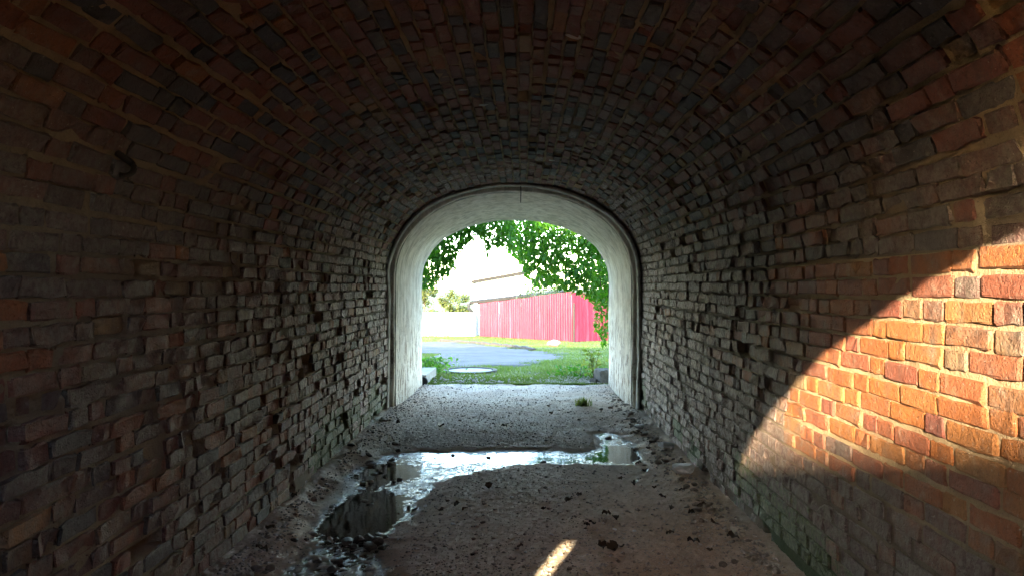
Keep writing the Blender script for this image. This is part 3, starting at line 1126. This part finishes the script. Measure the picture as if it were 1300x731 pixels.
def kerb_run(label, pts_px, w, h, name="kerb_stone", step=0.9):
    pts = [gp(*p) for p in pts_px]
    root = thing(name, label, "kerb", tuple(pts[0]))
    for i in range(len(pts) - 1):
        a, b = pts[i], pts[i + 1]
        L = np.linalg.norm(b[:2] - a[:2])
        n = max(1, int(L / step))
        ang = math.atan2(b[1] - a[1], b[0] - a[0])
        for k in range(n):
            c = a + (b - a) * (k + 0.5) / n
            m = MB().box(-L / n / 2 + 0.012, L / n / 2 - 0.012, -w / 2, w / 2, -0.1, h)
            o = m.build("stone_block", M_KERB, root)
            o.location = Vector((c[0], c[1], float(terr(c[0], c[1])))) - root.location
            o.rotation_euler = (random.uniform(-.03, .03), random.uniform(-.02, .02), ang + random.uniform(-.03, .03))
    return root


kerb_run("low dark kerb between the pale path and the lawn before the red fence", [(560, 433.5), (600, 436), (640, 440.0), (678, 445)], 0.14, 0.10, "path_kerb")

# slab kerb by the left jamb with a drain mouth under it
kb = thing("concrete_kerb", "pale concrete kerb with a dark round drain mouth beside the plastered jamb", "kerb", (-1.62, 12.1, 0))
o = MB().box(-0.20, 0.035, 0, 1.15, -0.1, 0.16).build("kerb_block", M_CONC, kb)
o.rotation_euler[2] = math.radians(-1.5)
o = MB().tube([(-0.01, -0.07, 0.06), (-0.01, -0.002, 0.06)], 0.075, 14).build("drain_mouth", M_DARK, kb)

mc = gp(597, 472.5)
mh = thing("manhole_cover", "round pale manhole cover set flush in the grass before the path", "manhole cover", (mc[0], mc[1], mc[2] + 0.03))


def disc(r0, r1, z0, z1, seg=40):
    v, f = [], []
    for k in range(seg):
        a = 2 * math.pi * k / seg
        for r, z in ((r0, z0), (r0, z1), (r1, z1), (r1, z0)):
            v.append((r * math.cos(a), r * math.sin(a), z))
    for k in range(seg):
        n = (k + 1) % seg
        for j in range(3):
            f.append((k * 4 + j, n * 4 + j, n * 4 + j + 1, k * 4 + j + 1))
    return v, f


MB().add(*disc(0.44, 0.52, -0.08, 0.028)).build("frame", M_KERB, mh)
v = [(0, 0, 0.02)] + [(0.43 * math.cos(2 * math.pi * k / 40), 0.43 * math.sin(2 * math.pi * k / 40), 0.012) for k in range(40)]
MB().add(v, [(0, 1 + k, 1 + (k + 1) % 40) for k in range(40)]).build("lid", M_MANHOLE, mh, True)

rk = gp(703, 440)
o = link("boulder", rock_mesh("boulder", M_PINKROCK, 901, 0.75, 3))
o.location = (rk[0], rk[1], rk[2] + 0.11)
o.scale = (0.26, 0.24, 0.20)
tag(o, "pinkish boulder lying on the grass in front of the red fence", "boulder")

st = gp(768, 487)
stump = thing("concrete_stub", "broken grey concrete stub beside the plastered jamb with weeds behind it", "concrete block", (1.33, 12.35, 0))
def rough_block(name, w, d, h, seed, mat, parent):
    rs = np.random.RandomState(seed)
    n = 6
    V, F = [], []
    import bmesh
    bm = bmesh.new()
    bmesh.ops.create_cube(bm, size=1.0)
    bmesh.ops.subdivide_edges(bm, edges=bm.edges[:], cuts=5, use_grid_fill=True)
    for v in bm.verts:
        q = np.array(v.co)
        k = max(0, np.abs(q).sum() - 1.15) * 0.35
        q = q * (1 - k) + rs.normal(0, 0.018, 3)
        v.co = Vector((q[0] * w, q[1] * d, (q[2] + 0.5) * h))
    me = bpy.data.meshes.new(name)
    bm.to_mesh(me)
    bm.free()
    me.materials.append(mat)
    return link(name, me, parent)


o = rough_block("block", 0.20, 0.24, 0.24, 905, M_STUB, stump)
o.rotation_euler = (0.05, -0.10, 0.4)
o = rough_block("chip", 0.10, 0.11, 0.09, 906, M_STUB, stump)
o.location = (-0.16, -0.02, -0.01)
o.rotation_euler = (0.1, 0.25, 0.9)


# ------------------------------------------------------------------ leaves and grass
LEAF = np.array([(0, 0, 0), (0.28, 0.20, 0.05), (0.50, 0.16, 0.06), (0.62, 0.30, 0.05), (1.0, 0.0, -0.12), (0.62, -0.30, 0.05), (0.50, -0.16, 0.06), (0.28, -0.20, 0.05), (0.5, 0, 0.0)], float)
LEAF_F = np.array([(0, 8, 1), (1, 8, 2), (2, 8, 3), (3, 8, 4), (4, 8, 5), (5, 8, 6), (6, 8, 7), (7, 8, 0)])


def leaf_cloud(name, P, size, mat, parent, droop=0.6, tone=None, kind=None, jitter=0.4):
    N = len(P)
    yaw = RS.uniform(0, 6.283, N)
    pit = RS.normal(-droop, 0.5, N)
    rol = RS.normal(0, 0.7, N)
    s = size * (1 + RS.uniform(-jitter, jitter, N))
    cy, sy, cp, sp, cr, sr = np.cos(yaw), np.sin(yaw), np.cos(pit), np.sin(pit), np.cos(rol), np.sin(rol)
    L = LEAF - np.array([0.4, 0, 0])
    x, y, z = L[None, :, 0], L[None, :, 1], L[None, :, 2]
    y1, z1 = y * cr[:, None] - z * sr[:, None], y * sr[:, None] + z * cr[:, None]
    x2, z2 = x * cp[:, None] - z1 * sp[:, None], x * sp[:, None] + z1 * cp[:, None]
    x3, y3 = x2 * cy[:, None] - y1 * sy[:, None], x2 * sy[:, None] + y1 * cy[:, None]
    v = np.stack([x3, y3, z2], 2) * s[:, None, None] + P[:, None, :]
    f = (LEAF_F[None] + np.arange(N)[:, None, None] * 9).reshape(-1, 3)
    t = RS.rand(N) if tone is None else np.clip(tone + RS.normal(0, 0.18, N), 0, 1)
    tt = np.repeat(np.stack([t, 0 * t, 0 * t], 1), 9, 0)
    return link(name, mesh_from(name, v.reshape(-1, 3), f, mat, False, tt), parent, kind)


def px_xz(px, py, d=12.5):
    return ((px - 664) / 940.0 * d, 1.6 + (364 - py) / 940.0 * d)


VINE_BOUND = [(537, 364), (546, 366), (556, 352), (566, 350), (574, 340), (580, 320), (592, 311), (604, 297), (614, 298), (619, 323), (623, 310), (635, 309), (645, 314), (656, 320), (661, 331),
              (668, 344), (676, 360), (688, 364), (705, 362), (726, 367), (742, 372), (755, 380), (754, 408), (762, 420), (768, 436)]


def vine(label, poly_px, n, tone, stems, d0, seed, size, name="climbing_vine", cat="vine", gap=0.22, deep=0.45):
    root = thing(name, label, cat, (0, d0, 2.6))
    poly = np.array([px_xz(*p, d=d0) for p in poly_px])
    lo, hi = poly.min(0), poly.max(0)
    P = RS.uniform(lo, hi, (n * 5, 2))
    s = poly_sdf(P, poly) + RS.normal(0, 0.025, len(P))
    gaps = fbm(P[:, 0] * 5.5, P[:, 1] * 5.5, seed, 3)
    P = P[(s > -0.01) & (gaps > gap)][:n]
    y = d0 + RS.uniform(-0.3, deep, len(P)) + (fbm(P[:, 0] * 3, P[:, 1] * 3, seed + 5, 2) - 0.5) * 0.5
    y = np.maximum(y, 12.05)
    P3 = np.stack([P[:, 0], y, P[:, 1]], 1) - np.array([0, d0, 2.6])
    tn = tone + 0.5 * (fbm(P[:, 0] * 6, P[:, 1] * 6, seed + 9, 2) - 0.5)
    o = leaf_cloud("foliage", P3, size, M_VINE, root, 0.75, tn)
    m = MB()
    for st_ in stems:
        pts = [(*px_xz(px, py, d0),) for px, py in st_]
        m.tube([(a, random.uniform(-0.1, 0.1), b - 2.6) for a, b in pts], 0.012, 5, 0.004)
    m.build("stem", M_BARK, root, True)


vine("thick green vine hanging over the arch on the side of the white wall", VINE_BOUND[:9] + [(604, 250), (560, 262), (530, 300), (524, 364)], 2700, 0.5,
     [[(610, 255), (590, 285), (565, 315), (545, 355)], [(575, 262), (555, 310), (541, 360)], [(600, 262), (585, 300), (572, 335)]], 12.5, 301, 0.085)
vine("short green vine tips dangling below the middle of the arch's crown", [(604, 297), (614, 298), (619, 325), (623, 310), (635, 309), (645, 314), (652, 318), (652, 250), (604, 250)], 1500, 0.6,
     [[(618, 255), (617, 290), (619, 322)], [(640, 255), (636, 285), (637, 308)]], 12.6, 331, 0.08)
BOUGH = [(645, 314), (656, 322), (662, 333), (668, 346), (677, 361), (690, 365), (706, 363), (727, 368), (743, 373), (757, 382), (800, 395), (812, 300), (790, 250), (720, 225), (652, 228), (640, 280)]
vine("broad bright sunlit green boughs spreading over the red fence's corner", BOUGH, 9500, 0.66,
     [[(790, 240), (740, 270), (700, 310), (672, 340)], [(800, 260), (750, 300), (715, 355)], [(805, 290), (770, 330), (750, 372)], [(760, 245), (700, 270), (655, 300)]], 13.5, 361, 0.10, "tree_bough", "bough", 0.25, 1.3)
vine("narrow ivy strand trailing down the outer edge of the plastered jamb, beside the red fence", [(752, 330), (750, 372), (757, 384), (754, 408), (760, 420), (767, 438), (786, 438), (790, 330)], 900, 0.65,
     [[(765, 310), (762, 350), (764, 400), (770, 434)], [(775, 320), (772, 370), (768, 420)]], 12.4, 391, 0.075)


def tree(name, label, cat, base, height, r, n, leaf, mat, tone, trunk=True, seed=0, squash=1.0, clumps=16):
    root = thing(name, label, cat, tuple(base))
    rs = np.random.RandomState(seed)
    cz = height - r * squash * 0.9
    C = []
    while len(C) < clumps:
        q = rs.uniform(-1, 1, 3)
        if np.linalg.norm(q) < 1:
            C.append((q * np.array([r, r, r * squash]) + np.array([0, 0, cz]), r * rs.uniform(0.22, 0.42)))
    P, T = [], []
    for c, rr in C:
        k = n // clumps
        q = rs.normal(0, 1, (k, 3))
        q /= np.linalg.norm(q, axis=1)[:, None]
        q *= (rs.rand(k) ** 0.5)[:, None] * rr
        P.append(q + c)
        T.append(np.full(k, tone + rs.uniform(-.2, .2)))
    P = np.concatenate(P)
    P[:, 2] = np.maximum(P[:, 2], 0.03)
    leaf_cloud("crown", P, leaf, mat, root, 0.3, np.concatenate(T))
    m = MB()
    m.tube([(0, 0, -0.2), (0.03 * r, 0.02, cz * 0.5), (0, 0.05, cz)], 0.05 + 0.03 * r, 8, 0.03)
    for c, rr in C[:6]:
        m.tube([(0, 0.03, cz * 0.6), tuple(c * 0.6 + np.array([0, 0, cz * 0.4])), tuple(c)], 0.03, 6, 0.012)
    m.build("trunk", M_BARK, root, True)


def gz(px, d):
    x = (px - 664) / 940.0 * d
    return (x, d, float(terr(x, d)))


tree("garden_tree", "grey-green leafy tree rising behind the red fence", "tree", gz(690, 37.5), 3.05, 1.45, 2600, 0.16, M_TREE, 0.5, seed=1, squash=0.75)
tree("garden_shrub", "spreading shrub whose twigs hang over the red fence's top edge", "shrub", gz(712, 34.6), 2.0, 0.9, 900, 0.14, M_TREE, 0.4, seed=2, squash=0.6)
tree("garden_tree", "pale yellow-green tree behind the white garden wall, next to the pale house", "tree", gz(582, 50), 2.55, 1.2, 2200, 0.16, M_BUSH, 0.5, seed=3, squash=0.95)
tree("garden_shrub", "low yellow-green shrub behind the white garden wall, close to the portal's jamb", "shrub", gz(548, 46), 1.35, 0.75, 900, 0.14, M_BUSH, 0.55, seed=4, squash=0.6)
tree("garden_tree", "distant hazy tree against the sky above the low shrub", "tree", gz(538, 62), 3.1, 1.5, 1500, 0.2, M_BUSH, 0.7, seed=6, squash=0.7)


def weeds(label, base, n, h, name, mat, spread, tone=0.8):
    root = thing(name, label, "plant", tuple(base))
    P = np.stack([RS.normal(0, spread, n), RS.normal(0, spread * 0.7, n), RS.uniform(0.02, h, n)], 1)
    leaf_cloud("foliage", P, 0.075, mat, root, -0.3, np.full(n, tone))
    m = MB()
    for k in range(7):
        a = random.uniform(0, 6.3)
        m.tube([(0, 0, -0.03), (spread * 0.5 * math.cos(a), spread * 0.4 * math.sin(a), h * 0.6), (spread * math.cos(a), spread * 0.8 * math.sin(a), h)], 0.006, 4, 0.002)
    m.build("stem", M_BARK, root)


weeds("bright yellow-green weed sprouting above the broken concrete stub", (1.22, 12.75, 0.0), 130, 0.52, "weed", M_GRASS, 0.10, 0.8)
weeds("dark green weeds in the shade on the rubble beside the concrete stub", (1.02, 13.2, 0.0), 160, 0.20, "weed", M_VINE, 0.26, 0.3)
weeds("lush green weeds behind the pale concrete kerb with the drain mouth", (-1.72, 13.6, 0.0), 420, 0.30, "weed", M_VINE, 0.20, 0.7)


def grass():
    def blades(P, h, w):
        N = len(P)
        h = np.broadcast_to(h, (N,))
        a = RS.uniform(0, 6.283, N)
        lean = RS.uniform(0.1, 0.9, N)
        hh = h * RS.uniform(0.5, 1.3, N)
        dx, dy = np.cos(a), np.sin(a)
        wx, wy = -dy * w, dx * w
        b0 = P + np.stack([wx, wy, 0 * wx], 1)
        b1 = P - np.stack([wx, wy, 0 * wx], 1)
        md = np.stack([dx * lean * hh * 0.35, dy * lean * hh * 0.35, hh * 0.6], 1)
        tp = np.stack([dx * lean * hh, dy * lean * hh, hh], 1)
        V = np.stack([b0, b1, b1 + md - (b1 - P) * 0.3, b0 + md - (b0 - P) * 0.3, P + tp], 1)
        f = np.concatenate([np.stack([np.arange(N) * 5, np.arange(N) * 5 + 1, np.arange(N) * 5 + 2], 1), np.stack([np.arange(N) * 5, np.arange(N) * 5 + 2, np.arange(N) * 5 + 3], 1),
                            np.stack([np.arange(N) * 5 + 3, np.arange(N) * 5 + 2, np.arange(N) * 5 + 4], 1)])
        return V.reshape(-1, 3), f

    n = 130000
    y = 12.08 + 28 * RS.rand(n) ** 1.7
    x = RS.uniform(-0.17, 0.16, n) * y
    P2 = np.stack([x, y], 1)
    sp = poly_sdf(P2, PATHP) + (fbm(x * 1.6, y * 1.6, 3, 3) - 0.5) * 1.5 - 0.8 * RS.rand(n) ** 6
    sa = poly_sdf(P2, APRON) + (fbm(x * 3, y * 3, 5, 3) - 0.5) * 0.3
    dm = np.hypot(x - mc[0], y - mc[1])
    dens = 0.35 + 0.65 * sstep(0.36, 0.55, fbm(x * 1.4, y * 1.4, 8, 3))
    k = (sp < 0.02) & (sa < 0.05) & (dm > 0.49) & (RS.rand(n) < dens)
    P2 = P2[k]
    x, y = P2[:, 0], P2[:, 1]
    z = terr(x, y) + (fbm(x * 1.3, y * 1.3, 13, 3) - 0.5) * 0.05 * sstep(12.4, 13.2, y) * sstep(45, 30, y) - 0.005
    P = np.stack([x, y, z], 1)
    v, f = blades(P, (0.045 + 0.03 * sstep(0.5, 0.65, fbm(x * 1.1, y * 1.1, 18, 2))) * (0.55 + 0.45 * sstep(12.2, 13.6, y)), 0.006)
    t = np.repeat(np.clip(0.5 + RS.normal(0, 0.22, len(P)) + 0.6 * (fbm(x, y, 28, 3) - 0.5), 0, 1), 5)
    o = link("grass", mesh_from("grass", v, f, M_GRASS, False, np.stack([t, 0 * t, 0 * t], 1)), None, "stuff")
    # one tuft inside the passage
    c = gp(740, 519)
    c[2] = fz(c[0], c[1])
    N = 120
    P = c + np.stack([RS.normal(0, 0.05, N), RS.normal(0, 0.04, N), np.zeros(N)], 1)
    v, f = blades(P, 0.10, 0.006)
    t = np.clip(0.7 + RS.normal(0, 0.15, N), 0, 1).repeat(5)
    o = link("grass_tuft", mesh_from("grass_tuft", v - c, f, M_GRASS, False, np.stack([t, 0 * t, 0 * t], 1)))
    o.location = c
    o["kind"] = "stuff"
    tag(o, "small bright green grass tuft sprouting from the passage floor", "grass tuft")


grass()


def rubble():
    N = 900
    x = RS.uniform(-1.6, 1.5, N)
    y = 12.2 + RS.exponential(0.5, N)
    x = np.where(RS.rand(N) < 0.45, RS.normal(0.95, 0.32, N), x)
    y = np.minimum(y, 14.0)
    base = np.array([(1, 0, 0), (0.3, 0.9, 0), (-0.8, 0.6, 0), (-0.7, -0.7, 0), (0.4, -0.9, 0), (0.1, 0.1, 0.7), (0, 0, -0.5)], float)
    tri = np.array([(0, 1, 5), (1, 2, 5), (2, 3, 5), (3, 4, 5), (4, 0, 5), (1, 0, 6), (2, 1, 6), (3, 2, 6), (4, 3, 6), (0, 4, 6)])
    s = RS.uniform(0.008, 0.03, N)
    b = base[None] * (1 + RS.uniform(-.4, .4, (N, 7, 3)))
    v = b * s[:, None, None] + np.stack([x, y, terr(x, y) + 0.02], 1)[:, None, :]
    f = (tri[None] + np.arange(N)[:, None, None] * 7).reshape(-1, 3)
    link("rubble", mesh_from("rubble", v.reshape(-1, 3), f, M_PEBBLE, False), None, "stuff")


rubble()

# ------------------------------------------------------------------ red sheet fence
def fence():
    A, C, D = gp(609, 427), gp(727, 434), gp(800, 431.5)
    root = thing("metal_fence", "red corrugated metal fence with a corner, along the far side of the lawn", "fence", tuple(C))

    def run(a, b, h0, h1, npan, per, rib=0.035):
        L = np.linalg.norm((b - a)[:2])
        t2 = (b - a)[:2] / L
        nn = np.array([t2[1], -t2[0]])
        if nn[1] > 0:
            nn = -nn
        for k in range(npan):
            s0, s1 = L * k / npan - 0.02, L * (k + 1) / npan + 0.02
            prof = []
            m = int((s1 - s0) / per)
            for q in range(m + 1):
                for fr, dp in ((0.0, 0), (0.30, 0), (0.42, rib), (0.72, rib), (0.86, 0)):
                    ss = s0 + (q + fr) * (s1 - s0) / (m + 1)
                    prof.append((ss, dp))
            prof.append((s1, 0))
            V, F = [], []
            off = 0.006 * (k % 2)
            tilt = random.uniform(-0.012, 0.012)
            for (ss, dp) in prof:
                fr = ss / L
                p = a[:2] + t2 * ss + nn * (dp + off)
                zb = a[2] + (b[2] - a[2]) * fr + 0.03
                hh = h0 + (h1 - h0) * fr + tilt
                for e in range(3):
                    pe = p + nn * (tilt * e)
                    V.append((pe[0] - C[0], pe[1] - C[1], zb + (hh - 0.03) * e / 2 - C[2]))
            for i in range(len(prof) - 1):
                for e in range(2):
                    F.append((i * 3 + e, i * 3 + 3 + e, i * 3 + 4 + e, i * 3 + 1 + e))
            MB().add(V, F).build("sheet_panel", M_RED, root)
        m = MB()
        for q in range(0, npan + 1, 2):
            p = a[:2] + t2 * L * q / npan - nn * 0.05
            zb = a[2] + (b[2] - a[2]) * q / npan
            m = MB().box(p[0] - 0.03 - C[0], p[0] + 0.03 - C[0], p[1] - 0.03 - C[1], p[1] + 0.03 - C[1], zb - 0.3 - C[2], zb + min(h0, h1) - 0.1 - C[2])
            m.build("post", M_IRON, root)

    run(A, C, 1.70, 2.06, 8, 0.21)
    run(C, D, 2.06, 1.95, 3, 0.21, 0.016)


fence()


# ------------------------------------------------------------------ white wall, sheds and house beyond
def white_wall():
    a, b = at(470, 397, 40.5), at(603, 396, 39.0)
    root = thing("garden_wall", "long low white garden wall running from the portal's jamb to the downpipe", "wall", (b[0], b[1], -1.1))
    L = math.hypot(*(b - a)[:2])
    ang = math.atan2(b[1] - a[1], b[0] - a[0])
    o = MB().box(-L, 0, 0, 0.25, -0.2, 1.28).build("wall_body", M_WHITE, root)
    o.rotation_euler[2] = ang
    o = MB().box(-L, 0, -0.04, 0.29, 1.283, 1.33).build("coping", M_WHITE, root)
    o.rotation_euler[2] = ang
    for s, z, h, w in ((0.66, 0.58, 0.26, 0.05), (1.28, 0.62, 0.34, 0.045), (2.35, 0.86, 0.07, 0.16)):
        o = MB().box(-s - w, -s + w, -0.025, 0.002, z, z + h).build("vent_slot", M_DARK, root)
        o.rotation_euler[2] = ang


white_wall()


def shed():
    e0, e1 = at(597, 385.5, 40.0), at(668, 376.5, 41.0)
    root = thing("shed", "low white lean-to shed with a thin sloping roof edge behind the red fence", "shed", (e0[0] + 0.2, 40.0, -1.05))
    o_ = np.array([e0[0] + 0.2, 40.0, -1.05])
    x0, x1 = e0[0] + 0.28, e1[0] + 2.2
    zl, zr = e0[2], e1[2] + (e1[2] - e0[2]) * 0.65
    V = [(x0, 40, -1.3), (x1, 40, -1.3), (x1, 44, -1.3), (x0, 44, -1.3), (x0, 40, zl - 0.02), (x1, 40, zr - 0.02), (x1, 44, zr + 0.0), (x0, 44, zl + 0.0)]
    F = [(0, 3, 2, 1), (4, 5, 6, 7), (0, 1, 5, 4), (1, 2, 6, 5), (2, 3, 7, 6), (3, 0, 4, 7)]
    MB().add([tuple(np.array(p) - o_) for p in V], F).build("wall", M_WHITE, root)
    xa, xb = e0[0], x1 + 0.2
    V = [(xa, 39.6, zl), (xb, 39.6, zr), (xb, 44.3, zr + 0.02), (xa, 44.3, zl + 0.02)]
    V += [(p[0], p[1], p[2] + 0.13) for p in V]
    MB().add([tuple(np.array(p) - o_) for p in V], F).build("roof", M_ROOF, root)
    gx = e0[0] - 0.06
    g = MB().tube([(gx, 39.5, zl - 0.02), (gx, 44.3, zl)], 0.07, 8)
    g.v = [tuple(np.array(p) - o_) for p in g.v]
    gt = g.build("gutter", M_ZINC, root)
    d = MB().tube([(gx, 39.62, zl - 0.04), (gx, 39.62, zl - 0.22), (x0 + 0.02, 39.9, zl - 0.62), (x0 + 0.02, 39.9, -1.05)], 0.075, 8)
    d.v = [tuple(np.array(p) - o_) for p in d.v]
    d.build("downpipe", M_ZINC, root)


shed()


def house():
    a, b = at(601, 359.5, 54), at(668, 347.5, 54)
    o_ = np.array([a[0], 54, -1.2])
    root = thing("house", "pale house with a thin grey roof edge between the two garden trees", "house", tuple(o_))
    V = [(a[0], 54, -1.4), (b[0], 54, -1.4), (b[0], 60, -1.4), (a[0], 60, -1.4), (a[0], 54, a[2]), (b[0], 54, b[2]), (b[0], 60, b[2]), (a[0], 60, a[2])]
    F = [(0, 3, 2, 1), (4, 5, 6, 7), (0, 1, 5, 4), (1, 2, 6, 5), (2, 3, 7, 6), (3, 0, 4, 7)]
    MB().add([tuple(np.array(p) - o_) for p in V], F).build("wall", M_WHITE, root)
    s = (b[2] - a[2]) / (b[0] - a[0])
    V = [(a[0] - 0.15, 53.7, a[2] - 0.15 * s + 0.004), (b[0] + 0.3, 53.7, b[2] + 0.3 * s + 0.004), (b[0] + 0.3, 60.3, b[2] + 0.3 * s + 0.004), (a[0] - 0.15, 60.3, a[2] - 0.15 * s + 0.004)]
    V += [(p[0], p[1], p[2] + 0.22) for p in V]
    MB().add([tuple(np.array(p) - o_) for p in V], F).build("roof", M_ROOF, root)
    g = MB().tube([(b[0] - 0.9 - o_[0], -0.08, 0.1), (b[0] - 0.9 - o_[0], -0.08, b[2] - 0.25 - o_[2])], 0.05, 8)
    g.build("downpipe", M_ZINC, root)


house()

# ------------------------------------------------------------------ small things on the vault
def vault_point(px, py):
    """where the sight line through a pixel of the photograph meets the masonry"""
    dx, dz = (px - 664) / 940.0, (364 - py) / 940.0
    for d in np.arange(1.0, 9.3, 0.01):
        x, z = dx * d, 1.6 + dz * d
        t = abs((x - XC) / HW)
        lim = HW if z < ZS else HW * max(0.0, 1 - min(1, ((z - ZS) / RISE)) ** EXPO) ** (1 / EXPO)
        if abs(x - XC) >= lim - 0.02:
            return np.array([x, d, z])
    return np.array([dx * 9, 9, 1.6 + dz * 9])


def flake_mesh(k):
    rs = np.random.RandomState(900 + k)
    n = 9
    v = [(0, 0, 0.12)]
    for i in range(n):
        a = 2 * math.pi * i / n
        r = rs.uniform(0.5, 1.1)
        v.append((r * math.cos(a), r * math.sin(a), 0))
    return mesh_from("lime_flake", v, [(0, 1 + i, 1 + (i + 1) % n) for i in range(n)], M_PALE, False)


FL = [flake_mesh(k) for k in range(4)]
for k, (px, py, s, lab) in enumerate([(730, 50, .04, "largest white lime flake on the vault's crown"), (615, 133, .026, "small white lime flake on the vault above the portal"), (588, 114, .022, "grey-white lime flake close to another on the vault"),
                                      (700, 203, .03, "thin white lime flake on the vault just over the portal's rim"), (758, 203, .028, "white lime flake on the vault's shoulder over the portal"), (455, 232, .03, "white lime streak low on the vault beside the darker wall")]):
    p = vault_point(px, py)
    o = link("lime_flake", FL[k % 4])
    n = Vector((XC - p[0], 0, 1.2 - p[2])).normalized()
    k0 = int(np.argmin(np.hypot(PTSM[:, 0] - p[0], PTSM[:, 1] - p[2])))
    qx, qz, qtx, qtz = prof_at(ARC[k0])
    n = Vector((float(qtz), 0, float(-qtx)))
    o.location = Vector((float(qx), p[1], float(qz))) + n * (float(bulge(ARC[k0], p[1])) + 0.008)
    o.rotation_euler = n.to_track_quat('Z', 'Y').to_euler()
    o.scale = (s * 1.25, s * 1.6, 0.03)
    tag(o, lab, "lime flake")

hp = Vector(vault_point(150, 197))
hn = Vector((0.75, 0, -0.5)).normalized()
hk = [(0, 0, 0), tuple(hn * 0.06)]
for q in range(1, 9):
    a = math.pi * 0.85 * q / 8
    hk.append(tuple(hn * (0.06 + 0.045 * math.sin(a)) + Vector((0, -0.055 * (1 - math.cos(a)), -0.03 * (1 - math.cos(a))))))
m = MB().tube(hk, 0.014, 8, 0.009)
o = m.build("iron_hook", M_IRON, None, True)
o.location = hp - hn * 0.02
tag(o, "black bent iron hook sticking out of the dark side of the vault", "hook")

m = MB().tube([(0, 0, 0.10), (0.004, 0, -0.02), (0.0, -0.01, -0.16)], 0.007, 6, 0.005)
o = m.build("iron_rod", M_ZINC, None, True)
o.location = (-0.03, 9.2, 2.80)
tag(o, "thin grey rod hanging before the crown of the plastered arch", "rod")
